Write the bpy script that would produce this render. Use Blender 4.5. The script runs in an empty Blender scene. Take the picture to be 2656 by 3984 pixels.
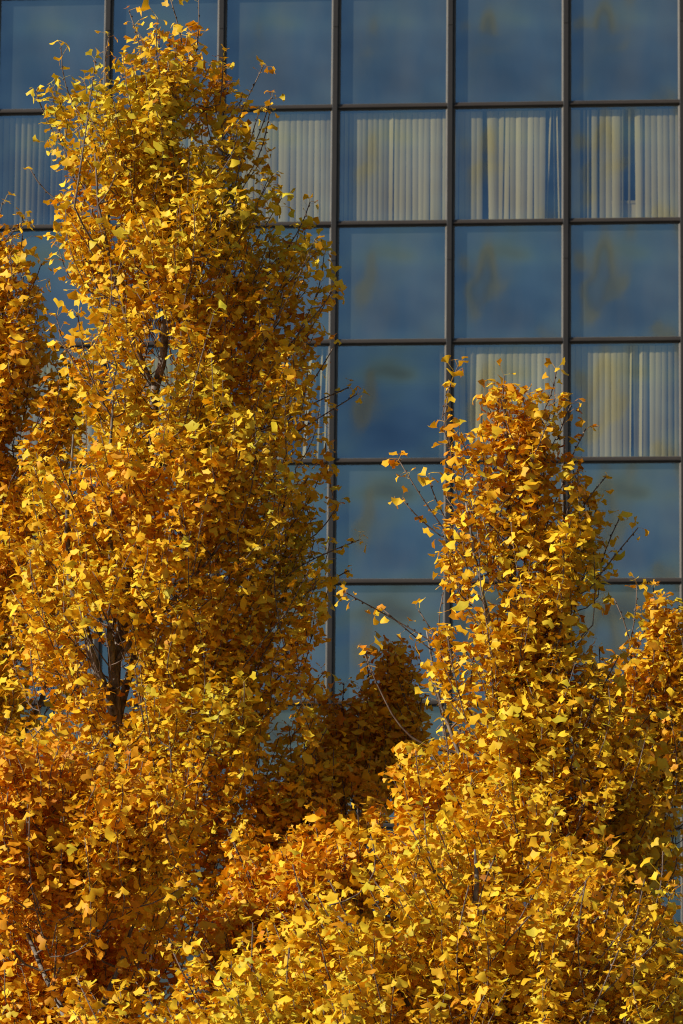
import bpy, math, random
import numpy as np
from mathutils import Matrix, Vector

random.seed(7)
STATS = []
rng = np.random.default_rng(11)
SC = bpy.context.scene
COL = SC.collection

# ------------------------------------------------------------------ camera
PITCH, YAW, ROLL = 0.1466, -0.0968, 0.0093
CAM = np.array([11.3778, -60.0, 1.6])
FPX, CX, CY = 15417.68, 1328.0, 1992.0          # focal length in photo pixels
PX = 2656.0 / 1568.0                             # sketch units used for the tree layout
def cam_axes():
    cy, sy, cp, sp, cr, sr = (math.cos(YAW), math.sin(YAW), math.cos(PITCH),
                              math.sin(PITCH), math.cos(ROLL), math.sin(ROLL))
    f = np.array([sy*cp, cy*cp, sp]); r = np.array([cy, -sy, 0.0]); u = np.cross(r, f)
    return r*cr + u*sr, -r*sr + u*cr, f
RT, UP, FW = cam_axes()
cd = bpy.data.cameras.new('camera')
cam = bpy.data.objects.new('camera', cd); COL.objects.link(cam)
cam.matrix_world = Matrix([[RT[0], UP[0], -FW[0], CAM[0]], [RT[1], UP[1], -FW[1], CAM[1]],
                           [RT[2], UP[2], -FW[2], CAM[2]], [0, 0, 0, 1]])
cd.sensor_fit = 'HORIZONTAL'; cd.sensor_width = 24.0; cd.lens = 24.0 * FPX / 2656.0
cd.clip_start = 0.5; cd.clip_end = 3000
cd.dof.use_dof = True; cd.dof.focus_distance = 18.0; cd.dof.aperture_fstop = 14.0
SC.camera = cam

# ------------------------------------------------------------------ sky, sun, exposure
SUN_AZ, SUN_EL = math.radians(59), math.radians(29)     # sun to the left of and behind the camera
to_sun = Vector((-math.sin(SUN_AZ)*math.cos(SUN_EL), -math.cos(SUN_AZ)*math.cos(SUN_EL), math.sin(SUN_EL)))
w = bpy.data.worlds.new('World'); SC.world = w; w.use_nodes = True
nt = w.node_tree; nt.nodes.clear()
sky = nt.nodes.new('ShaderNodeTexSky'); sky.sky_type = 'NISHITA'; sky.sun_disc = False
sky.sun_elevation = SUN_EL; sky.sun_rotation = math.atan2(to_sun.x, to_sun.y)
bg = nt.nodes.new('ShaderNodeBackground'); bg.inputs[1].default_value = 0.06
wo = nt.nodes.new('ShaderNodeOutputWorld')
nt.links.new(sky.outputs[0], bg.inputs[0]); nt.links.new(bg.outputs[0], wo.inputs[0])
sd = bpy.data.lights.new('sun', 'SUN'); sd.energy = 5.0; sd.angle = math.radians(0.5); sd.color = (1, 0.95, 0.87)
sun = bpy.data.objects.new('sun', sd); COL.objects.link(sun)
sun.rotation_euler = (-to_sun).to_track_quat('-Z', 'Y').to_euler()
sun.location = (-20, -60, 40)
vs = SC.view_settings; vs.view_transform = 'Standard'; vs.look = 'None'; vs.exposure = 0.40; vs.gamma = 1.0
SC.cycles.filter_width = 1.1
SC.cycles.max_bounces = 10; SC.cycles.transparent_max_bounces = 12
SC.cycles.transmission_bounces = 8; SC.cycles.diffuse_bounces = 5
SC.cycles.caustics_reflective = False; SC.cycles.caustics_refractive = False

# ------------------------------------------------------------------ helpers
def tag(o, label=None, cat=None, group=None, kind=None):
    if label: o['label'] = label
    if cat: o['category'] = cat
    if group: o['group'] = group
    if kind: o['kind'] = kind
    return o
def empty(name, loc):
    o = bpy.data.objects.new(name, None); COL.objects.link(o); o.location = loc
    o.empty_display_size = 0.2
    return o
def obj(name, mesh, parent=None, loc=(0, 0, 0)):
    o = bpy.data.objects.new(name, mesh); COL.objects.link(o); o.location = loc
    if parent: o.parent = parent
    return o
def mesh_from(name, verts, faces, mat, smooth=False):
    m = bpy.data.meshes.new(name); m.from_pydata([tuple(v) for v in verts], [], faces)
    if mat: m.materials.append(mat)
    if smooth: m.polygons.foreach_set('use_smooth', [True]*len(m.polygons))
    m.update(); return m
def box_vf(x0, x1, y0, y1, z0, z1, base=0):
    v = [(x0,y0,z0),(x1,y0,z0),(x1,y1,z0),(x0,y1,z0),(x0,y0,z1),(x1,y0,z1),(x1,y1,z1),(x0,y1,z1)]
    f = [(0,3,2,1),(4,5,6,7),(0,1,5,4),(1,2,6,5),(2,3,7,6),(3,0,4,7)]
    return v, [tuple(i+base for i in q) for q in f]
def boxes_mesh(name, boxes, mat):
    V, F = [], []
    for b in boxes:
        v, f = box_vf(*b, base=len(V)); V += v; F += f
    return mesh_from(name, V, F, mat)
def prism_z(profile, z0, z1):                    # profile in (x, y), counter-clockwise
    n = len(profile)
    V = [(x, y, z0) for x, y in profile] + [(x, y, z1) for x, y in profile]
    F = [(i, (i+1) % n, (i+1) % n + n, i+n) for i in range(n)]
    F += [tuple(range(n-1, -1, -1)), tuple(range(n, 2*n))]
    return V, F
def prism_x(profile, x0, x1):                    # profile in (y, z)
    n = len(profile)
    V = [(x0, y, z) for y, z in profile] + [(x1, y, z) for y, z in profile]
    F = [(i, i+n, (i+1) % n + n, (i+1) % n) for i in range(n)]
    F += [tuple(range(n)), tuple(range(2*n-1, n-1, -1))]
    return V, F

def new_mat(name):
    m = bpy.data.materials.new(name); m.use_nodes = True
    n = m.node_tree; n.nodes.clear()
    return m, n, n.nodes.new('ShaderNodeOutputMaterial')
def noisy(name, c1, c2, scale=6.0, rough=0.5, spec=0.4, detail=4.0, bump=0.0, stretch=(1, 1, 1), metallic=0.0):
    m, n, out = new_mat(name); L = n.links.new
    tc = n.nodes.new('ShaderNodeTexCoord'); mp = n.nodes.new('ShaderNodeMapping'); mp.inputs['Scale'].default_value = stretch
    ns = n.nodes.new('ShaderNodeTexNoise'); ns.inputs['Scale'].default_value = scale; ns.inputs['Detail'].default_value = detail
    oi = n.nodes.new('ShaderNodeObjectInfo')
    add = n.nodes.new('ShaderNodeVectorMath'); add.operation = 'ADD'
    sc = n.nodes.new('ShaderNodeVectorMath'); sc.operation = 'SCALE'; sc.inputs['Scale'].default_value = 37.0
    co = n.nodes.new('ShaderNodeCombineXYZ'); L(oi.outputs['Random'], co.inputs[0]); L(oi.outputs['Random'], co.inputs[1])
    L(co.outputs[0], sc.inputs[0]); L(tc.outputs['Object'], add.inputs[0]); L(sc.outputs[0], add.inputs[1])
    L(add.outputs[0], mp.inputs[0]); L(mp.outputs[0], ns.inputs['Vector'])
    cr = n.nodes.new('ShaderNodeValToRGB'); cr.color_ramp.elements[0].color = (*c1, 1); cr.color_ramp.elements[1].color = (*c2, 1)
    cr.color_ramp.elements[0].position = 0.32; cr.color_ramp.elements[1].position = 0.68
    L(ns.outputs['Fac'], cr.inputs[0])
    b = n.nodes.new('ShaderNodeBsdfPrincipled'); b.inputs['Roughness'].default_value = rough
    b.inputs['Specular IOR Level'].default_value = spec; b.inputs['Metallic'].default_value = metallic
    L(cr.outputs[0], b.inputs['Base Color'])
    if bump:
        bp = n.nodes.new('ShaderNodeBump'); bp.inputs['Strength'].default_value = bump; bp.inputs['Distance'].default_value = 0.01
        L(ns.outputs['Fac'], bp.inputs['Height']); L(bp.outputs[0], b.inputs['Normal'])
    L(b.outputs[0], out.inputs[0])
    return m

M_BRONZE = noisy('dark_bronze', (0.010, 0.0082, 0.007), (0.016, 0.013, 0.011), 5, 0.5, 0.35, stretch=(1, 1, .3))
M_BROWN = noisy('brown_anodised', (0.022, 0.0165, 0.0125), (0.031, 0.023, 0.017), 5, 0.45, 0.4, stretch=(.3, 1, 1))
M_BEAD = noisy('glazing_bead', (0.066, 0.058, 0.046), (0.098, 0.085, 0.066), 4, 0.55, 0.3)
M_SPAN = noisy('spandrel_backing', (0.045, 0.080, 0.115), (0.118, 0.130, 0.118), 1.1, 0.8, 0.1, detail=3, stretch=(1.6, 1, .6))
M_SLAT = noisy('cream_blind_fabric', (0.40, 0.33, 0.155), (0.70, 0.60, 0.32), 2.2, 0.85, 0.1, stretch=(1, 1, .08), detail=1)
M_SHADE = noisy('grey_shade_fabric', (0.085, 0.10, 0.115), (0.12, 0.13, 0.135), 1.5, 0.85, 0.1)
M_ROOM = noisy('room_paint', (0.035, 0.035, 0.04), (0.06, 0.06, 0.06), 1.0, 0.8, 0.1)
M_CONC = noisy('concrete', (0.22, 0.21, 0.20), (0.30, 0.29, 0.27), 1.5, 0.85, 0.2)
M_GROUND = noisy('paving_ground', (0.13, 0.125, 0.115), (0.19, 0.18, 0.165), 0.6, 0.9, 0.2, detail=8)

def glass_mat():
    m, n, out = new_mat('tinted_window_glass'); L = n.links.new
    tr = n.nodes.new('ShaderNodeBsdfTransparent'); tr.inputs[0].default_value = (0.66, 0.655, 0.58, 1)
    gl = n.nodes.new('ShaderNodeBsdfGlossy'); gl.inputs['Roughness'].default_value = 0.13
    gl.inputs['Color'].default_value = (0.44, 0.73, 1.0, 1)
    lw = n.nodes.new('ShaderNodeLayerWeight'); lw.inputs[0].default_value = 0.5
    pw = n.nodes.new('ShaderNodeMath'); pw.operation = 'POWER'; pw.inputs[1].default_value = 4.0; L(lw.outputs['Facing'], pw.inputs[0])
    fr = n.nodes.new('ShaderNodeMath'); fr.operation = 'MULTIPLY_ADD'; fr.inputs[1].default_value = 0.6; fr.inputs[2].default_value = 0.235
    L(pw.outputs[0], fr.inputs[0])
    mx = n.nodes.new('ShaderNodeMixShader'); L(fr.outputs[0], mx.inputs[0]); L(tr.outputs[0], mx.inputs[1]); L(gl.outputs[0], mx.inputs[2])
    # slow waviness of heat-strengthened glass
    tc = n.nodes.new('ShaderNodeTexCoord'); ns = n.nodes.new('ShaderNodeTexNoise'); ns.inputs['Scale'].default_value = 1.3
    ns.inputs['Detail'].default_value = 1.0
    bp = n.nodes.new('ShaderNodeBump'); bp.inputs['Strength'].default_value = 0.6; bp.inputs['Distance'].default_value = 0.05
    L(tc.outputs['Object'], ns.inputs['Vector']); L(ns.outputs['Fac'], bp.inputs['Height']); L(bp.outputs[0], gl.inputs['Normal'])
    L(mx.outputs[0], out.inputs[0]); return m
M_GLASS = glass_mat()

def leaf_mat():
    m, n, out = new_mat('ginkgo_leaf'); L = n.links.new
    at = n.nodes.new('ShaderNodeAttribute'); at.attribute_name = 'leaf_tint'
    sx = n.nodes.new('ShaderNodeSeparateColor'); L(at.outputs['Color'], sx.inputs[0])
    # R: orange -> yellow -> green-yellow ; G: brightness
    cr = n.nodes.new('ShaderNodeValToRGB'); e = cr.color_ramp.elements
    e[0].position = 0.0; e[0].color = (0.62, 0.22, 0.008, 1)
    e[1].position = 1.0; e[1].color = (0.53, 0.47, 0.03, 1)
    k = e.new(0.35); k.color = (0.75, 0.425, 0.014, 1)
    k = e.new(0.65); k.color = (0.79, 0.545, 0.024, 1)
    L(sx.outputs[0], cr.inputs[0])
    hv = n.nodes.new('ShaderNodeHueSaturation'); L(cr.outputs[0], hv.inputs['Color']); L(sx.outputs[1], hv.inputs['Value'])
    b = n.nodes.new('ShaderNodeBsdfPrincipled'); b.inputs['Roughness'].default_value = 0.55; b.inputs['Specular IOR Level'].default_value = 0.22
    L(hv.outputs[0], b.inputs['Base Color'])
    tl = n.nodes.new('ShaderNodeBsdfTranslucent')
    mu = n.nodes.new('ShaderNodeMix'); mu.data_type = 'RGBA'; mu.blend_type = 'MULTIPLY'; mu.inputs[0].default_value = 1.0
    mu.inputs[7].default_value = (1.0, 0.63, 0.27, 1); L(hv.outputs[0], mu.inputs[6]); L(mu.outputs[2], tl.inputs[0])
    mx = n.nodes.new('ShaderNodeMixShader'); mx.inputs[0].default_value = 0.34
    L(b.outputs[0], mx.inputs[1]); L(tl.outputs[0], mx.inputs[2]); L(mx.outputs[0], out.inputs[0])
    return m
M_LEAF = leaf_mat()
M_BARK = noisy('grey_bark', (0.040, 0.030, 0.022), (0.25, 0.21, 0.165), 42, 0.85, 0.2, detail=6, bump=0.7, stretch=(1, 1, .5))
M_TWIG = noisy('brown_twig', (0.070, 0.042, 0.028), (0.17, 0.12, 0.085), 30, 0.7, 0.3)

# ------------------------------------------------------------------ ground
g = obj('ground', mesh_from('ground', [(-900,-900,0),(900,-900,0),(900,900,0),(-900,900,0)], [(0,1,2,3)], M_GROUND))
tag(g, kind='structure')

# ------------------------------------------------------------------ the glass office building
PW, HA, HB = 1.8, 1.8636, 1.8707                 # pane width, vision height, spandrel height
Z1 = 1.6 + 15.2834                               # transom above the upper row of blinds
C0, C1 = -2, 9
zt = Z1 + HB + HA + HB
rows = []; kinds = []                             # rows[i] top of row i, kinds[i]
z = zt; k = 's'
while z > 0.5:
    rows.append(z); kinds.append(k); z -= HB if k == 's' else HA
    k = 'v' if k == 's' else 's'
rows.append(z)                                    # bottom edge, just above the ground
ZB = rows[-1]
bld = empty('office_building', (PW*3, 0, 0)); BX = PW*3
tag(bld, 'office building with a grid curtain wall of square blue grey panes and dark bronze bars', 'building')
X0, X1 = C0*PW, C1*PW
def bpart(name, mesh, loc=(0, 0, 0), parent=None):
    if parent is not None: return obj(name, mesh, parent, loc)
    return obj(name, mesh, bld, (loc[0]-BX, loc[1], loc[2]))

# body: side walls, roof, back wall, slabs
bpart('side_wall', boxes_mesh('side_wall', [(0, .3, .06, 14, 0, zt+.5)], M_CONC), (X0-.35, 0, 0))
bpart('side_wall', boxes_mesh('side_wall', [(0, .3, .06, 14, 0, zt+.5)], M_CONC), (X1+.05, 0, 0))
bpart('back_wall', boxes_mesh('back_wall', [(X0-.34, X1+.34, 14.003, 14.3, 0, zt+.5)], M_CONC))
bpart('roof', boxes_mesh('roof', [(X0-.04, X1+.04, .06, 13.99, zt+.05, zt+.3)], M_CONC))
bpart('partition_wall', boxes_mesh('partition_wall', [(X0-.04, X1+.04, 5.0, 5.1, 0, zt)], M_ROOM))
slab_me = boxes_mesh('floor_slab', [(X0-.04, X1+.04, .45, 4.99, -.16, .16)], M_CONC)
ceil_me = boxes_mesh('ceiling', [(X0-.04, X1+.04, .45, 4.98, -.02, .02)], M_ROOM)
bpart('plinth', boxes_mesh('plinth', [(X0-.04, X1+.04, -.06, .3, 0, ZB-.05)], M_CONC))

mull_prof = [(-.047, .05), (-.047, -.062), (-.036, -.076), (.030, -.076), (.047, -.056), (.047, .05)]
tr_prof = [(.05, .043), (-.024, .043), (-.030, .012), (-.052, -.002), (-.052, -.014), (-.014, -.041), (.05, -.041)]
tr_me = mesh_from('transom', *prism_x([(y, zz) for y, zz in tr_prof], .0475, PW-.0475), M_BROWN)
fr_cache, pane_cache = {}, {}
def frame_mesh(h):
    x0, x1, z0, z1, t = .0475, PW-.0475, .043, h-.041, .027
    V, F = [], []
    # four mitred beads with a sloping inner face
    o_ = [(x0, z0), (x1, z0), (x1, z1), (x0, z1)]
    i_ = [(x0+t, z0+t*.35), (x1-t, z0+t*.35), (x1-t, z1-t*.4), (x0+t, z1-t*.4)]
    for a in range(4):
        b = (a+1) % 4; s = len(V)
        V += [(o_[a][0], -.022, o_[a][1]), (o_[b][0], -.022, o_[b][1]), (i_[b][0], -.004, i_[b][1]), (i_[a][0], -.004, i_[a][1]),
              (i_[a][0], .03, i_[a][1]), (i_[b][0], .03, i_[b][1])]
        F += [(s, s+1, s+2, s+3), (s+3, s+2, s+5, s+4)]
    return mesh_from('pane_frame', V, F, M_BEAD)
def pane_mesh(h, sag, seed):
    n = 16; r = random.Random(seed); V, F = [], []
    tx, tz = r.uniform(-.002, .002), r.uniform(-.002, .002)
    for j in range(n+1):
        for i in range(n+1):
            u, v = i/n*2-1, j/n*2-1
            b = -sag*((1-u*u)*(1-v*v))**2
            V.append((.06+(PW-.12)*i/n, .012+b+tx*u+tz*v, .05+(h-.10)*j/n))
    for j in range(n):
        for i in range(n):
            a = j*(n+1)+i; F.append((a, a+1, a+n+2, a+n+1))
    return mesh_from('window_pane', V, F, M_GLASS, True)
span_me = boxes_mesh('spandrel_panel', [(.03, PW-.03, .064, .088, -.02, HB+.02)], M_SPAN)
frames = {'s': frame_mesh(HB), 'v': frame_mesh(HA)}
sags = [-.037, -.040, -.042, -.034]
panes = {(kk, i): pane_mesh(HB if kk == 's' else HA, sags[i], i+10) for kk in 'sv' for i in range(4)}
for ri, kk in enumerate(kinds):
    ztop, zbot = rows[ri], rows[ri+1]
    if kk == 's':
        bpart('floor_slab', slab_me, (0, 0, (ztop+zbot)/2-.2))
    else:
        bpart('ceiling', ceil_me, (0, 0, ztop+.25))
    for c in range(C0, C1):
        bpart('transom', tr_me, (c*PW, 0, ztop))
        p = bpart('window_pane', panes[(kk, random.randrange(4))], (c*PW, 0, zbot))
        bpart('pane_frame', frames[kk], (0, 0, 0), p)
        if kk == 's':
            bpart('spandrel_panel', span_me, (c*PW, 0, zbot))
for c in range(C0, C1):
    bpart('transom', tr_me, (c*PW, 0, ZB))
# mullions, one length per storey with a splice in each spandrel row
splices = [rows[i]-.60 for i, kk in enumerate(kinds) if kk == 's']
ends = [zt+.3] + splices + [ZB-.05]
for c in range(C0, C1+1):
    for a in range(len(ends)-1):
        V, F = prism_z(mull_prof, ends[a+1]+.012, ends[a])
        bpart('mullion', mesh_from('mullion', V, F, M_BRONZE), (c*PW, 0, 0))
        if a < len(ends)-2:
            V, F = prism_z([(x*.88, y*.90+.001) for x, y in mull_prof], ends[a+1]-.004, ends[a+1]+.016)
            bpart('splice_sleeve', mesh_from('splice_sleeve', V, F, M_BROWN), (c*PW, 0, 0))

# ------------------------------------------------------------------ unseen slab added far behind the camera, turned sunward to mirror warmth in panes
M_OCHRE = noisy('ochre_render', (0.50, 0.27, 0.09), (0.60, 0.35, 0.13), .2, 0.8, 0.2)
M_BRICK = noisy('dark_red_brick', (0.20, 0.10, 0.075), (0.26, 0.135, 0.10), .3, 0.85, 0.2)
tw_ = empty('reflection_slab', (20.0, -250.0, 0)); tw_.rotation_euler = (0, 0, math.radians(65))
tag(tw_, 'added ochre slab out of view, mirrored as a warm smudge in the blue panes', 'building')
obj('wall', boxes_mesh('wall', [(-13, 13, 2.003, 2.4, 0, 78)], M_OCHRE), tw_)
obj('gable_wall', boxes_mesh('gable_wall', [(-13, 13, -2, 2, 0, 78)], M_BRICK), tw_)
obj('roof', boxes_mesh('roof', [(-13.3, 13.3, -2.3, 2.7, 78.01, 78.8)], M_CONC), tw_)
win_me = boxes_mesh('window', [(-.6, .6, 2.405, 2.45, -.6, .6)], M_BRONZE)
for fl in range(25):
    for cx_ in range(6):
        obj('window', win_me, tw_, (-10+4*cx_, 0, 3.2+3*fl))

# ------------------------------------------------------------------ blinds
def slat_mesh(wd, h, bow):
    V, F = [], []
    n = 4
    for zz in (0, -h):
        for i in range(n+1):
            u = i/n*2-1
            V.append((u*wd/2, -bow*(1-u*u), zz))
        for i in range(n, -1, -1):
            u = i/n*2-1
            V.append((u*wd/2, -bow*(1-u*u)+.0012, zz))
    m = 2*(n+1)
    F = [(i, i+m, (i+1) % m + m, (i+1) % m) for i in range(m)] + [tuple(range(m)), tuple(range(2*m-1, m-1, -1))]
    return mesh_from('slat', V, F, M_SLAT, False)
slat_full = slat_mesh(.0895, HA-.12, .006)
slat_thin = slat_mesh(.036, HA-.12, .003)
slat_narrow = slat_mesh(.062, HA-.12, .004)
BG = 'vertical blinds behind the panes'
def vertical_blind(c, ri, label, slats):
    """slats: (x in the bay 0..1.8, turn in degrees, lean in degrees, mesh)"""
    zt_ = rows[ri] - .035
    b = empty('vertical_blind', (c*PW, .105, zt_)); tag(b, label, 'blind', BG)
    obj('head_rail', boxes_mesh('head_rail', [(.06, PW-.06, -.02, .02, -.03, .01)], M_SHADE), b)
    for x, turn, lean, me in slats:
        s = obj('slat', me, b, (x, 0, -.035))
        s.rotation_euler = (0, math.radians(lean), math.radians(turn))
def roller(c, ri, label, drop):
    zt_ = rows[ri] - .035
    b = empty('roller_shade', (c*PW, .105, zt_)); tag(b, label, 'blind', 'roller shades behind the panes')
    V, F = [], []
    for i in range(12):
        a = i*math.pi/6; V += [(.05, .025*math.cos(a), .025*math.sin(a)-.01), (PW-.05, .025*math.cos(a), .025*math.sin(a)-.01)]
    F = [(2*i, (2*i+2) % 24, (2*i+3) % 24, 2*i+1) for i in range(12)] + [tuple(range(0, 24, 2)), tuple(range(23, 0, -2))]
    obj('roller_tube', mesh_from('roller_tube', V, F, M_SHADE, False), b)
    obj('shade_cloth', boxes_mesh('shade_cloth', [(.06, PW-.06, -.027, -.0255, -drop, -.012)], M_SHADE), b)
    obj('hem_bar', boxes_mesh('hem_bar', [(.06, PW-.06, -.034, -.02, -drop-.02, -drop-.001)], M_BEAD), b)
S, H_, N = slat_full, slat_thin, slat_narrow
r = random.Random(3)
def regular(a, b, t0, t1, pitch=.0945, lean=0.4):
    out = []; x = a
    while x <= b:
        out.append((x, r.uniform(t0, t1), r.uniform(-lean, lean), S)); x += pitch
    return out
VR = [i for i, kk in enumerate(kinds) if kk == 'v']
iU = min(VR, key=lambda i: abs(rows[i]-Z1))       # upper blinds row
iM, iL = iU+2, iU+4
vertical_blind(-1, iU, 'closed vertical blind behind the pane beyond the left edge of the upper row', regular(.09, 1.75, -4, 14))
vertical_blind(0, iU, 'half turned vertical blind behind the leftmost upper pane, beside the tall tree', regular(.09, 1.75, 12, 42))
vertical_blind(1, iU, 'vertical blind behind the upper pane hidden by the tall tree crown', regular(.09, 1.75, -4, 20))
vertical_blind(2, iU, 'evenly closed vertical blind at the right edge of the tall tree crown', regular(.09, 1.75, -4, 12))
vertical_blind(3, iU, 'vertical blind of even pale slats, third whole one from the right, upper row',
    [(.10, -32, 0, N), (.165, 30, 0, N), (.24, 20, 0, N), (.305, 14, 0, N)] + regular(.375, .80, 6, 20, .085) + [(.86, -26, .2, S)] + regular(.955, 1.74, -4, 9))
vertical_blind(4, iU, 'vertical blind with a dark slit and loose twisted slats at its right end',
    [(.10, -28, .6, N)] + regular(.17, .50, 2, 16, .092) + [(.605, -4, -1.1, S), (.69, 10, -.7, S), (.785, -20, .8, S), (.87, -12, .3, S)]
    + regular(.96, 1.46, -10, 6, .0935) + [(1.55, -48, 3.2, H_), (1.60, 66, -1.5, H_), (1.645, -55, -2.2, H_), (1.71, 50, 1.0, H_)])
vertical_blind(5, iU, 'vertical blind with dark gaps between narrow turned slats, upper right',
    [(.11, -8, 0, S), (.18, 24, 0, N), (.275, 30, 0, H_), (.335, 24, 0, H_), (.43, 12, 0, S), (.465, 20, 0, H_), (.555, 10, 0, S), (.65, 4, 0, S), (.745, 0, 0, S),
     (.805, 4, 0, N), (.87, 26, 0, H_), (.975, 20, .15, H_), (1.095, -14, -.5, S), (1.175, 26, 0, N)] + regular(1.255, 1.74, 0, 14, .094))
vertical_blind(6, iU, 'closed vertical blind beyond the right edge of the upper row', regular(.09, 1.75, -4, 14))
vertical_blind(2, iM, 'open blind of a few leaning white slats in the dark pane by the tall tree',
    [(.98, 0, 0, S), (1.06, -30, 1.5, S), (1.45, -35, 4.5, N), (1.52, 50, 2.0, N), (1.62, -40, 3.0, H_), (1.70, -40, 1.5, H_)])
vertical_blind(3, iM, 'blind drawn aside to a thin stack at the right of the dark open pane',
    [(1.66, 70, 0, N), (1.69, 66, 0, N), (1.72, -40, .2, H_)])
vertical_blind(4, iM, 'pale vertical blind with a crooked slat behind the top of the right tree',
    [(.10, 6, 0, S), (.19, 14, -.5, S), (.30, 0, -1.6, S), (.385, 30, 1.2, S), (.46, -6, 1.0, S)] + regular(.545, 1.74, -3, 9))
vertical_blind(5, iM, 'vertical blind with one twisted bright slat, second storey down at the right edge',
    regular(.09, .38, 4, 20) + regular(.455, .92, -8, 10, .091) + [(.99, -36, .8, H_), (1.06, 34, -.6, S), (1.145, -36, .5, N)] + regular(1.225, 1.74, 2, 22))
vertical_blind(0, iM, 'vertical blind behind the leaves left of the tall tree trunk', regular(.09, 1.75, -4, 14))
vertical_blind(1, iM, 'vertical blind covered by the middle of the tall tree crown', regular(.09, 1.75, -4, 14))
vertical_blind(6, iM, 'vertical blind beyond the right edge, second storey down', regular(.09, 1.75, -4, 14))
names = {-1: 'grey roller shade beyond the left edge of the third storey down', 0: 'grey roller shade behind the forked trunk of the tall tree',
         1: 'grey roller shade hidden by the shaded side of the tall tree', 2: 'grey roller shade right of the tall tree crown, third storey down',
         3: 'grey roller shade in the notch between the two tall crowns', 4: 'grey roller shade behind the right tree crown',
         5: 'grey roller shade between the right tree and the small tree at the right edge', 6: 'grey roller shade beyond the right edge of the third storey down'}
for c, lb in names.items(): roller(c, iL, lb, HA-.1)

cb = empty('storage_box', (5*PW+.93, .30, rows[iU+1]+.07)); tag(cb, 'pale box on the sill behind the dark gaps of the upper right blind', 'box')
obj('carton', boxes_mesh('carton', [(-.27, .27, -.12, .12, 0, .24)], M_SLAT), cb)
obj('lid', boxes_mesh('lid', [(-.28, .28, -.13, .13, .242, .29)], M_SLAT), cb)
obj('sill_stand', boxes_mesh('sill_stand', [(-.3, .3, -.14, .14, -.03, -.002)], M_ROOM), cb)

# ------------------------------------------------------------------ ginkgo trees
def world_at(xs, ys, depth):
    """point at the given distance in front of the camera plane, for a spot in the layout sketch (1568 x 2352)"""
    u = (xs*PX - CX)/FPX; v = (CY - ys*PX)/FPX
    return CAM + depth*(FW + u*RT + v*UP)
def to_sketch(P):
    d = P - CAM; a = d@RT; b = d@UP; c = d@FW
    return (CX + FPX*a/c)/PX, (CY - FPX*b/c)/PX, c

def leaf_template(cols, rs):
    """fan blade on a stalk; stalk base at origin, unit blade radius"""
    pet = rs.uniform(.7, 1.35); ha = math.radians(rs.uniform(42, 66)); notch = rs.uniform(.05, .38) if rs.random() < .75 else 0
    droop = math.radians(rs.uniform(-10, 105)); curl = rs.uniform(-.25, .55); fold = rs.uniform(-.5, .95); twist = rs.uniform(-.5, .5)
    ph = rs.uniform(0, 6.3); wav = rs.uniform(.02, .07)
    V = []; pr = .022
    bend = rs.uniform(.05, .25)
    for (yy, zz) in ((0, 0), (pet, bend*.4)):
        V += [(-pr, yy, zz), (0, yy, zz+pr), (pr, yy, zz)]
    ax = (0, pet, bend*.4)
    cd_, sd_ = math.cos(droop), math.sin(droop)
    def place(x, y, zz):
        zz += twist*x*y
        return (x, ax[1]+y*cd_+zz*sd_, ax[2]-y*sd_+zz*cd_)
    V.append(place(0, 0, 0))
    for rr in (.52, 1.0):
        for i in range(cols):
            t = -1 + 2*i/(cols-1); th = t*ha
            R = rr
            if rr == 1.0:
                R = 1 - notch*math.exp(-(t/.16)**2) + wav*math.sin(6*t+ph) - .10*abs(t)**3
            if rr < 1: th *= .80
            x, y = R*math.sin(th), R*math.cos(th)
            zz = -curl*R*R + fold*abs(x)*.8*R + (.09*math.sin(5*t+ph)*R if rr == 1.0 else 0)
            V.append(place(x, y, zz))
    F = []
    F += [(0, 1, 4), (0, 4, 3), (1, 2, 5), (1, 5, 4)]
    a = 6
    for i in range(cols-1):
        p, q = a+1+i, a+2+i
        F += [(a, q, p), (p, q, q+cols), (p, q+cols, p+cols)]
    return np.array(V), np.array(F)
NT = 26
rs = random.Random(21)
seeds = [rs.random() for _ in range(NT)]
TV = []; TF = None; TVH = []; TFH = None
for s_ in seeds:
    v, f = leaf_template(5, random.Random(s_)); TV.append(v); TF = f
    v, f = leaf_template(9, random.Random(s_)); TVH.append(v); TFH = f
TV = np.array(TV)
TINTS = [(h, v) for h in (.12, .38, .58, .8) for v in (.85, 1.08)]
LEAFM = {}
def leaf_mesh(t, ti):
    if (t, ti) not in LEAFM:
        m = mesh_from('leaf', TVH[t], [tuple(int(q) for q in f) for f in TFH], M_LEAF, True)
        ca = m.attributes.new('leaf_tint', 'FLOAT_COLOR', 'POINT')
        ca.data.foreach_set('color', np.tile(np.array([*TINTS[ti], 0, 1.0]), len(m.vertices)).astype(np.float32))
        LEAFM[(t, ti)] = m
    return LEAFM[(t, ti)]

def vnoise(P, f, seed):
    r_ = np.random.default_rng(seed); o = np.zeros(len(P))
    for k in range(5):
        d = r_.normal(size=3); d /= np.linalg.norm(d); o += np.sin(P@d*f*(1+.35*k)+r_.uniform(0, 6.28))
    return o/5*1.6

def tube(path, radii, sides, V, F):
    path = np.asarray(path); n = len(path); b0 = len(V)
    t = np.gradient(path, axis=0); t /= np.linalg.norm(t, axis=1)[:, None]+1e-9
    ref = np.array([.31, .87, .11])
    for i in range(n):
        a = np.cross(t[i], ref); a /= np.linalg.norm(a)+1e-9; b = np.cross(t[i], a)
        for k in range(sides):
            q = 2*math.pi*k/sides
            V.append(path[i]+radii[i]*(math.cos(q)*a+math.sin(q)*b))
    for i in range(n-1):
        for k in range(sides):
            k2 = (k+1) % sides
            F.append((b0+i*sides+k, b0+i*sides+k2, b0+(i+1)*sides+k2, b0+(i+1)*sides+k))
    F.append(tuple(b0+(n-1)*sides+k for k in range(sides)))

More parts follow.
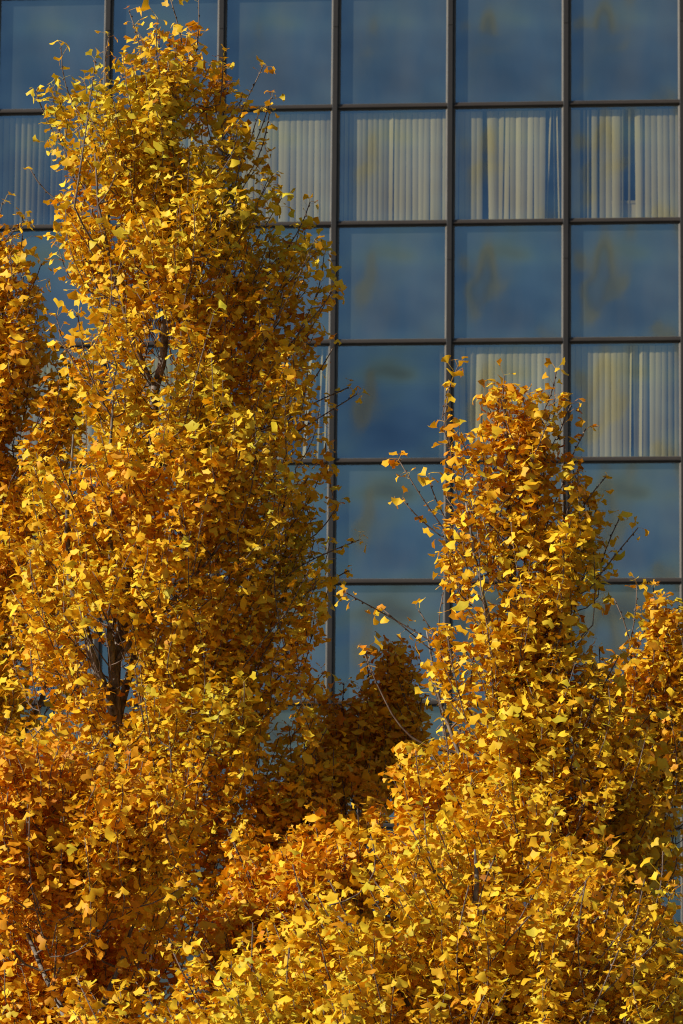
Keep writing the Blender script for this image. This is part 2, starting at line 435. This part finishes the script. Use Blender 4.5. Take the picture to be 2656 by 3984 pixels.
def curve(a, b, n, sag, rr):
    t = np.linspace(0, 1, n)[:, None]
    side = np.array([rr.normal(), rr.normal(), 0])*.06*np.linalg.norm(b-a)
    # leave outward, then turn upward
    return a+(b-a)*t + np.sin(t*math.pi)*(side + np.array([0, 0, -sag*np.linalg.norm(b-a)]))

def build_tree(name, label, depth, trunk, profile, n_shoots, leaf_r, seed, holes=(), leaders=(), limbs=(), tint=0.5, fill=.45, group=None, spacing=.034, dens=1.0, thick=.85, r0=.035, ragged=-.25, grow=(14, 30)):
    """trunk, limbs, leaders: sketch polylines; profile: (y, x_left, x_right) of the crown"""
    rr = np.random.default_rng(seed)
    base_pt = world_at(*trunk[0][:2], depth); base = np.array([base_pt[0], base_pt[1], 0.0])
    root = empty(name, tuple(base)); tag(root, label, 'tree', 'ginkgo trees')
    # trunk path from the ground
    tp = [base] + [world_at(x, y, depth+(dz if dz else 0)) for x, y, dz in [(t+(0,))[:3] for t in trunk]]
    if tp[1][2] < .3: tp = tp[1:]
    tp = np.array(tp)
    def resample(p, step):
        seg = np.linalg.norm(np.diff(p, axis=0), axis=1); s = np.concatenate([[0], np.cumsum(seg)])
        n = max(3, int(s[-1]/step)); q = np.linspace(0, s[-1], n)
        out = np.stack([np.interp(q, s, p[:, k]) for k in range(3)], 1)
        for _ in range(2):
            out[1:-1] = (out[:-2]+2*out[1:-1]+out[2:])/4
        return out
    tp = resample(tp, .12); tp[1:-1, :2] += rr.normal(0, .006, (len(tp)-2, 2))
    L = np.linspace(0, 1, len(tp)); trad = r0*(1-L)**.62+.004
    nodes = [p for p in tp]; nrad = list(trad); chains = [('trunk', tp, trad)]
    for lb in limbs:
        lp = resample(np.array([world_at(x, y, depth+dz) for x, y, dz in lb[:-1]]), .1)
        lr = np.linspace(lb[-1], .004, len(lp)); lp[1:, :] += rr.normal(0, .004, (len(lp)-1, 3))
        chains.append(('branch', lp, lr)); nodes += list(lp); nrad += list(lr)
    # crown volume
    prof = sorted(profile); py = np.array([p[0] for p in prof]); pl = np.array([p[1] for p in prof]); pr_ = np.array([p[2] for p in prof], float)+grow[1]; pl = pl-grow[0]; pdz = np.array([p[3] if len(p) > 3 else 0.0 for p in prof])
    ys = np.linspace(py[0], py[-1], 200); wd = np.interp(ys, py, pr_)-np.interp(ys, py, pl); cdf = np.cumsum(wd**1.5); cdf /= cdf[-1]
    px_m = depth*PX/FPX
    tips = []; tries = 0
    while len(tips) < n_shoots and tries < n_shoots*12:
        tries += 1
        y = np.interp(rr.random(), cdf, ys); l_, r_ = np.interp(y, py, pl), np.interp(y, py, pr_)
        a = rr.uniform(0, 2*math.pi); q = rr.random()**.42
        hw = (r_-l_)/2*.96; x = (l_+r_)/2+hw*q*math.cos(a); dz = min(hw*px_m*thick, .95)*q*math.sin(a)
        P = world_at(x, y, depth+dz+np.interp(y, py, pdz))
        nz = vnoise(P[None], 6.5, seed+1)[0]
        if nz < -fill: continue
        if q > .72 and vnoise(P[None], 8.5, seed+3)[0] < ragged: continue
        if any(((x-hx)/hrx)**2+((y-hy)/hry)**2 < 1 for hx, hy, hrx, hry in holes): continue
        tips.append((P, x, y, q > .75 and math.sin(a) < .1 and rr.random() < .16))
    ctr = lambda y: (np.interp(y, py, pl)+np.interp(y, py, pr_))/2
    shoots = []
    for P, x, y, bare in tips:
        ln = rr.uniform(.18, .42)
        c = world_at(ctr(y), y, depth+np.interp(y, py, pdz)); out = P-c; out[2] = 0; nrm = np.linalg.norm(out)+1e-6; out /= nrm
        lean = rr.uniform(.15, .75)*min(1, nrm/.35)
        d = np.array([0, 0, 1.0])+out*lean+rr.normal(0, .16, 3); d /= np.linalg.norm(d)
        shoots.append((P-d*ln*(1.5 if bare else 1), P+d*(.08 if bare else 0), nrm, not bare))
    for ld in leaders:
        pts = [world_at(x, y, depth+dz) for x, y, dz in ld]
        shoots.append((pts[0], pts[-1], .3, False))
    shoots.sort(key=lambda s: s[2])
    cap = len(nodes)+60*len(shoots); NA = np.zeros((cap, 3)); NR = np.zeros(cap); nn = len(nodes)
    NA[:nn] = nodes; NR[:nn] = nrad
    spurs = []                                     # position, axis, fraction along
    for A, B, nrm, leafy in shoots:
        narr, nrr = NA[:nn], NR[:nn]
        d = A-narr; hd = np.linalg.norm(d[:, :2], axis=1); dist = np.linalg.norm(d, axis=1)
        cost = dist+2.0*np.maximum(0, .55*hd-d[:, 2])+.25*np.maximum(0, d[:, 2]-1.2*hd)-.6*np.minimum(nrr, .02)
        j = int(np.argmin(cost)); st = narr[j]
        nseg = max(3, int(np.linalg.norm(A-st)/.08)+2)
        c1 = curve(st, A, nseg, .10, rr)
        c2 = curve(A, B, max(4, int(np.linalg.norm(B-A)/.07)+1), .02, rr)
        path = np.vstack([c1, c2[1:]])
        ln = np.linalg.norm(np.diff(path, axis=0), axis=1).sum()
        rb = min(nrr[j]*.8, .0032+.0045*ln); rb = max(rb, .0030)
        rad = np.linspace(rb, .0021 if leafy else .0028, len(path))
        chains.append(('branch' if rb > .0068 else 'twig', path, rad))
        k_ = min(len(path)-1, cap-nn); NA[nn:nn+k_] = path[1:1+k_]; NR[nn:nn+k_] = rad[1:1+k_]; nn += k_
        # spurs
        s = np.concatenate([[0], np.cumsum(np.linalg.norm(np.diff(path, axis=0), axis=1))])
        sA = np.linalg.norm(np.diff(c1, axis=0), axis=1).sum()
        start = sA*rr.uniform(.35, .7) if leafy else sA+(s[-1]-sA)*.05
        q = start
        while q < s[-1]:
            pos = np.array([np.interp(q, s, path[:, k]) for k in range(3)])
            q2 = min(q+.02, s[-1]); pos2 = np.array([np.interp(q2, s, path[:, k]) for k in range(3)])
            ax = pos2-pos if q2 > q+1e-4 else path[-1]-path[-2]
            spurs.append((pos, ax/(np.linalg.norm(ax)+1e-9), leafy))
            q += spacing*rr.uniform(.7, 1.4)/(1 if leafy else .8)
        spurs.append((path[-1], (path[-1]-path[-2])/np.linalg.norm(path[-1]-path[-2]), True))
    # ---- leaves
    SP = np.array([q_[0] for q_ in spurs]); SA = np.array([q_[1] for q_ in spurs]); SL = np.array([q_[2] for q_ in spurs])
    cnt = np.where(SL, (rr.choice([2, 3, 4, 5], len(SP))*dens+rr.random(len(SP))*.99).astype(int), rr.choice([0, 0, 1, 2, 2], len(SP)))
    def in_holes(P_, k_):
        a_, b_, _ = to_sketch(P_); o_ = np.zeros(len(P_), bool)
        for hx, hy, hrx, hry in holes: o_ |= ((a_-hx)/hrx)**2+((b_-hy)/hry)**2 < k_
        return o_
    cnt[in_holes(SP, 1.0) & (rr.random(len(SP)) < .85)] = 0
    idx = np.repeat(np.arange(len(SP)), cnt); kth = np.concatenate([np.arange(c_) for c_ in cnt]) if len(cnt) else idx
    n = len(idx); p = SP[idx]; ax = SA[idx]
    u = np.cross(ax, [.2, .5, .8]); u /= np.linalg.norm(u, axis=1)[:, None]; v = np.cross(ax, u)
    a = rr.uniform(0, 6.28, len(SP))[idx]+kth*2.4+rr.normal(0, .3, n)
    Y = ax*rr.uniform(.1, .8, n)[:, None]+(np.cos(a)[:, None]*u+np.sin(a)[:, None]*v)*rr.uniform(.6, 1.0, n)[:, None]
    Y[:, 2] += rr.uniform(-.25, .35, n); Y /= np.linalg.norm(Y, axis=1)[:, None]
    Zv = rr.normal(0, .45, (n, 3)); Zv[:, 2] += 1; Zv -= Y*(Zv*Y).sum(1)[:, None]; Zv /= np.linalg.norm(Zv, axis=1)[:, None]
    pos = p+rr.normal(0, .004, (n, 3)); R = leaf_r*np.clip(rr.normal(1, .27, n), .42, 1.6); T = rr.integers(NT, size=n)
    keep = ~(in_holes(p+Y*leaf_r*1.3, .8) & (rr.random(n) < .7))
    pos, Y, Zv, R, T = pos[keep], Y[keep], Zv[keep], R[keep], T[keep]
    X = np.cross(Y, Zv)
    n = len(pos)
    # tint: slow drift over the crown plus leaf-to-leaf scatter
    hue = np.clip(tint+.20*vnoise(pos, 3.6, seed+5)+rr.normal(0, .19, n), 0, 1)
    val = np.clip(1.0+rr.normal(0, .10, n), .7, 1.22)
    rare = rr.random(n) < .012; val[rare] *= .6; hue[rare] = 0
    # which leaves show largest: nearest to the camera in small cells of the view
    cen = pos+Y*(R*1.2)[:, None]
    sx, sy, sz = to_sketch(cen)
    nrm = Zv; facing = np.abs((nrm*FW).sum(1))
    inview = (sx > 5) & (sx < 1563) & (sy > 5) & (sy < 2347)
    order = np.argsort(sz-R*1.5); seen = {}
    for i in order:
        if inview[i]:
            key = (int(sx[i]//22), int(sy[i]//22))
            if key not in seen: seen[key] = i
    cand = sorted(seen.values(), key=lambda i: -(R[i]*(.4+.6*facing[i])*(1+.15*(depth+.6-sz[i]))))[:300]
    sel = np.zeros(n, bool); sel[cand] = True
    rest = np.where(~sel)[0]
    Mx = np.stack([X, Y, Zv], 2)*R[:, None, None]     # columns are the local axes
    tv = TV[T[rest]]
    W = np.einsum('nij,nvj->nvi', Mx[rest], tv)+(pos[rest]-base)[:, None, :]
    nv = W.shape[1]; nf = len(TF); m = bpy.data.meshes.new('foliage')
    m.vertices.add(len(rest)*nv); m.vertices.foreach_set('co', W.reshape(-1).astype(np.float32))
    tri = (TF[None]+(np.arange(len(rest))*nv)[:, None, None]).reshape(-1)
    m.loops.add(len(tri)); m.loops.foreach_set('vertex_index', tri.astype(np.int32))
    m.polygons.add(len(rest)*nf); m.polygons.foreach_set('loop_start', np.arange(0, len(tri), 3, dtype=np.int32))
    m.polygons.foreach_set('use_smooth', np.ones(len(rest)*nf, bool))
    ca = m.attributes.new('leaf_tint', 'FLOAT_COLOR', 'POINT')
    cc = np.stack([hue[rest], val[rest], np.zeros(len(rest)), np.ones(len(rest))], 1).repeat(nv, 0)
    ca.data.foreach_set('color', cc.reshape(-1).astype(np.float32))
    m.materials.append(M_LEAF); m.update(calc_edges=True)
    fo = obj('foliage', m, root); tag(fo, kind='stuff')
    tnp = np.array(TINTS)
    for i in cand:
        ti = int(np.argmin((tnp[:, 0]-hue[i])**2+4*(tnp[:, 1]-val[i])**2))
        o = obj('leaf', leaf_mesh(int(T[i]), ti), root)
        mm = Matrix.Identity(4)
        for a in range(3):
            for b in range(3): mm[a][b] = Mx[i][a][b]
            mm[a][3] = pos[i][a]-base[a]
        o.matrix_basis = mm
    # ---- wood
    TVv, TFf = [], []
    for kind, path, rad in chains:
        if kind == 'twig':
            tube(path-base, rad, 4, TVv, TFf)
        else:
            V, F = [], []
            tube(path-base, rad, 12 if kind == 'trunk' else 7, V, F)
            obj(kind, mesh_from(kind, V, F, M_BARK if (kind == 'trunk' or rad[0] > .0125) else M_TWIG, True), root)
    for q_, a_, lf_ in spurs:
        if not lf_:
            o_ = np.cross(a_, [math.cos(q_[2]*410), math.sin(q_[2]*410), .3]); o_ /= np.linalg.norm(o_)+1e-9
            e_ = np.cross(a_, o_); c_ = q_-base+o_*.004; r_ = .0052; b_ = len(TVv)
            TVv += [c_+o_*r_*1.3, c_-o_*r_, c_+a_*r_, c_-a_*r_, c_+e_*r_, c_-e_*r_]
            TFf += [(b_+i_, b_+j_, b_+k_) for i_ in (0, 1) for j_, k_ in ((2, 4), (4, 3), (3, 5), (5, 2))]
    tw = obj('twigs', mesh_from('twigs', TVv, TFf, M_TWIG, True), root); tag(tw, kind='stuff')
    if STATS is not None: STATS.append((label[:40], n, len(TFf)))
    return root

# the tall tree
build_tree('ginkgo_tree', 'tallest golden ginkgo tree, its crown reaching the top of the picture at the left', 18.0,
    [(262, 2700), (263, 2000), (266, 1680), (258, 1540), (290, 1400), (335, 1120), (362, 900), (382, 740), (390, 500), (392, 250), (390, 90)],
    [(75, 340, 470), (110, 250, 485), (150, 158, 535), (200, 105, 600), (260, 105, 612), (320, 105, 600), (380, 90, 595), (440, 95, 645), (500, 112, 745),
     (560, 122, 765), (640, 118, 765), (700, 112, 750), (760, 112, 735), (830, 110, 725), (900, 100, 705), (1000, 70, 760), (1060, 50, 768), (1120, 40, 740),
     (1200, 30, 745), (1300, 20, 765), (1380, 20, 735), (1480, 20, 730), (1560, 20, 740), (1650, 20, 760), (1760, 20, 750), (1900, 80, 700), (2000, 120, 620)],
    1060, .0315, 101,
    holes=[(252, 1495, 60, 92), (364, 810, 34, 105), (100, 1620, 28, 35)],
    leaders=[[(390, 260, 0), (392, 0, 0)], [(325, 200, -.1), (296, 25, -.1)], [(432, 200, .1), (456, 2, .1)], [(245, 200, -.1), (250, 84, -.1)],
             [(168, 240, 0), (140, 108, 0)], [(372, 190, -.2), (362, 45, -.2)], [(505, 240, .1), (512, 135, .1)], [(555, 250, 0), (604, 152, 0)], [(585, 330, .1), (622, 225, .1)],
             [(660, 570, 0), (712, 464, 0)], [(690, 760, 0), (772, 655, 0)], [(700, 900, -.1), (770, 790, -.1)], [(650, 1010, 0), (820, 905, 0)], [(660, 960, .1), (800, 890, .1)],
             [(640, 1340, -.1), (825, 1240, -.1)], [(650, 1380, 0), (800, 1310, 0)], [(120, 300, 0), (82, 210, 0)], [(130, 460, 0), (70, 390, 0)]],
    limbs=[[(262, 1640, -.02), (236, 1580, -.05), (212, 1500, -.1), (180, 1420, -.15), (150, 1250, -.2), (170, 1000, -.25), .024],
           [(258, 1545, 0), (246, 1470, -.08), (262, 1400, -.14), (250, 1150, -.25), (262, 900, -.3), .02],
           [(268, 1660, .04), (302, 1540, .10), (330, 1440, .14), (430, 1250, .25), (500, 950, .3), .022],
           [(330, 1130, 0), (420, 980, .1), (500, 800, .15), (560, 600, .15), .014],
           [(258, 1530, 0), (310, 1460, -.1), (450, 1330, -.25), (560, 1180, -.3), .014],
           [(380, 740, 0), (440, 660, -.1), (500, 480, -.15), .010], [(362, 900, 0), (300, 780, -.15), (240, 560, -.2), (215, 350, -.2), .012]],
    tint=.58, r0=.038)
# left edge
build_tree('ginkgo_tree', 'golden ginkgo tree cut off by the left edge, lower than the tallest one', 19.2,
    [(-140, 2700), (-130, 1900), (-110, 1500), (-70, 1000), (-50, 700), (-40, 560)],
    [(490, -60, -20), (530, -120, 0), (600, -150, 25), (680, -160, 60), (760, -170, 110), (860, -180, 175), (960, -190, 190), (1050, -220, 180), (1250, -220, 170), (1450, -220, 150), (1600, -210, 120), (1700, -200, 60)],
    400, .034, 202, holes=[(100, 1600, 40, 60), (230, 1500, 50, 90)], grow=(14, 45),
    leaders=[[(0, 560, 0), (5, 466, 0)], [(30, 640, 0), (52, 500, 0)], [(50, 700, 0), (95, 605, 0)], [(60, 740, 0), (90, 660, 0)]],
    limbs=[[(-120, 1800, 0), (60, 1700, .1), (95, 1620, .1), (115, 1520, .1), (110, 1300, 0), (80, 1050, -.1), .02]], tint=.54)
# right tree
build_tree('ginkgo_tree', 'golden ginkgo tree at the right with a narrow top before the second storey of blinds', 17.3,
    [(1180, 2800), (1178, 2200), (1190, 1800), (1185, 1500), (1175, 1250), (1165, 1050), (1160, 900)],
    [(895, 1030, 1275), (912, 1012, 1290), (945, 1006, 1300), (985, 1004, 1325), (1040, 1012, 1332), (1100, 1030, 1350), (1160, 1015, 1375), (1220, 1005, 1390), (1290, 1020, 1395), (1360, 1030, 1375),
     (1420, 990, 1345), (1480, 985, 1370), (1540, 980, 1430), (1600, 960, 1490), (1700, 930, 1550), (1800, 850, 1560), (1880, 780, 1560), (1960, 740, 1550), (2100, 850, 1500), (2300, 880, 1500)],
    700, .0335, 303, thick=.8, grow=(10, 6), holes=[(1395, 1440, 40, 55), (1010, 1370, 40, 35)],
    leaders=[[(1015, 960, 0), (1052, 840, 0)], [(1020, 990, -.1), (1035, 880, -.1)], [(1160, 960, 0), (1158, 864, 0)], [(1240, 960, 0), (1278, 848, 0)], [(1280, 1010, 0), (1311, 930, 0)],
             [(1290, 1100, 0), (1345, 985, 0)], [(1330, 1180, 0), (1391, 1095, 0)], [(1370, 1330, 0), (1465, 1212, 0)], [(1380, 1300, .1), (1425, 1185, .1)],
             [(1030, 1230, 0), (915, 1056, 0)], [(1040, 1250, -.1), (925, 1150, -.1)], [(1040, 1220, .1), (985, 1105, .1)], [(1060, 1520, -.1), (795, 1362, -.1)], [(1050, 1540, 0), (880, 1400, 0)],
             [(1040, 1500, 0), (960, 1400, 0)], [(1010, 1480, 0), (1018, 1360, 0)], [(900, 1640, .1), (832, 1490, .1)]],
    limbs=[[(1178, 2000, 0), (1080, 1800, .1), (1000, 1600, .15), (980, 1450, .15), .016], [(1185, 1950, 0), (1290, 1780, .1), (1360, 1600, .15), .016],
           [(1188, 1700, 0), (1260, 1520, .1), (1300, 1250, .1), (1290, 1000, .1), .014], [(1185, 1600, 0), (1110, 1400, -.1), (1070, 1150, -.1), .013]],
    tint=.55, r0=.034)
# right edge
build_tree('ginkgo_tree', 'smaller ginkgo tree at the right edge, its top below the bare pane corner', 18.2,
    [(1500, 2800), (1500, 2200), (1495, 1900), (1500, 1650), (1515, 1450)],
    [(1375, 1480, 1540), (1420, 1430, 1570), (1480, 1400, 1600), (1560, 1370, 1620), (1660, 1350, 1620), (1740, 1340, 1580), (1820, 1370, 1540), (1950, 1380, 1530), (2080, 1380, 1560), (2250, 1350, 1640), (2400, 1350, 1640)],
    330, .032, 404, holes=[(1545, 1900, 35, 60), (1548, 2090, 30, 40)],
    leaders=[[(1500, 1450, 0), (1500, 1350, 0)], [(1450, 1500, 0), (1410, 1375, 0)], [(1440, 1500, 0), (1462, 1345, 0)], [(1540, 1480, 0), (1560, 1390, 0)]],
    limbs=[[(1498, 2000, 0), (1450, 1800, -.1), (1440, 1600, -.1), .012]], tint=.5)
# shaded tree behind, in the notch
build_tree('ginkgo_tree', 'ginkgo tree with a shaded rusty top in the notch between the two tall crowns', 18.55,
    [(790, 2800), (785, 2300), (775, 2050), (765, 1900), (770, 1700)],
    [(1480, 850, 1010), (1545, 800, 1020), (1610, 735, 1010), (1700, 620, 980), (1780, 600, 970, -.3), (1860, 560, 950, -.8), (1950, 500, 920, -1.2), (2050, 450, 900, -1.5), (2150, 440, 880, -1.6), (2250, 450, 880, -1.5)],
    500, .0315, 505, holes=[(805, 1850, 22, 34), (770, 1790, 14, 40), (835, 1930, 16, 22), (520, 1980, 25, 25)],
    leaders=[[(780, 1700, 0), (790, 1570, 0)], [(740, 1720, 0), (752, 1605, 0)], [(850, 1640, 0), (840, 1500, 0)]],
    limbs=[[(780, 2150, 0), (720, 1950, 0), (700, 1750, 0), .014], [(782, 2150, 0), (840, 1950, 0), (880, 1700, 0), .014]], tint=.36, fill=.4, grow=(0, 0), ragged=.0)
# front, lower right
build_tree('ginkgo_tree', 'leafy ginkgo tree in front, filling the lower right of the picture', 15.6,
    [(1060, 2950), (1060, 2500), (1080, 2200), (1090, 1950)],
    [(1760, 1120, 1200, .5), (1850, 1020, 1300, .4), (1920, 900, 1420, .2), (1990, 760, 1520), (2060, 640, 1620), (2120, 560, 1660), (2190, 440, 1680), (2240, 250, 1680), (2290, 60, 1680), (2420, 20, 1680), (2550, 100, 1640)],
    760, .0325, 606, leaders=[[(700, 2080, 0), (672, 1985, 0)], [(860, 2000, 0), (850, 1915, 0)]],
    limbs=[[(1060, 2500, 0), (900, 2250, -.1), (760, 2080, -.1), .018], [(1062, 2450, 0), (1250, 2250, -.1), (1400, 2080, -.1), .018]], tint=.57, thick=.6)
# front, lower left
build_tree('ginkgo_tree', 'leafy ginkgo tree in front, filling the lower left of the picture', 16.2,
    [(180, 2950, .6), (180, 2500, .8), (190, 2200, .85), (200, 1900, .1)],
    [(1690, -60, 130), (1740, -120, 330), (1800, -160, 420), (1880, -150, 460), (1960, -160, 460, .1), (2040, -170, 440, .75), (2160, -170, 440, .85), (2280, -170, 460, .85), (2420, -170, 480, .7), (2500, -200, 480, .6)],
    540, .0325, 707, holes=[(215, 2140, 22, 22)],
    leaders=[[(250, 1850, 0), (300, 1720, 0)]],
    limbs=[[(180, 2450, 0), (280, 2200, .5), (360, 2000, .2), .014], [(182, 2400, 0), (60, 2150, .5), (20, 1900, .2), .014]], tint=.36)
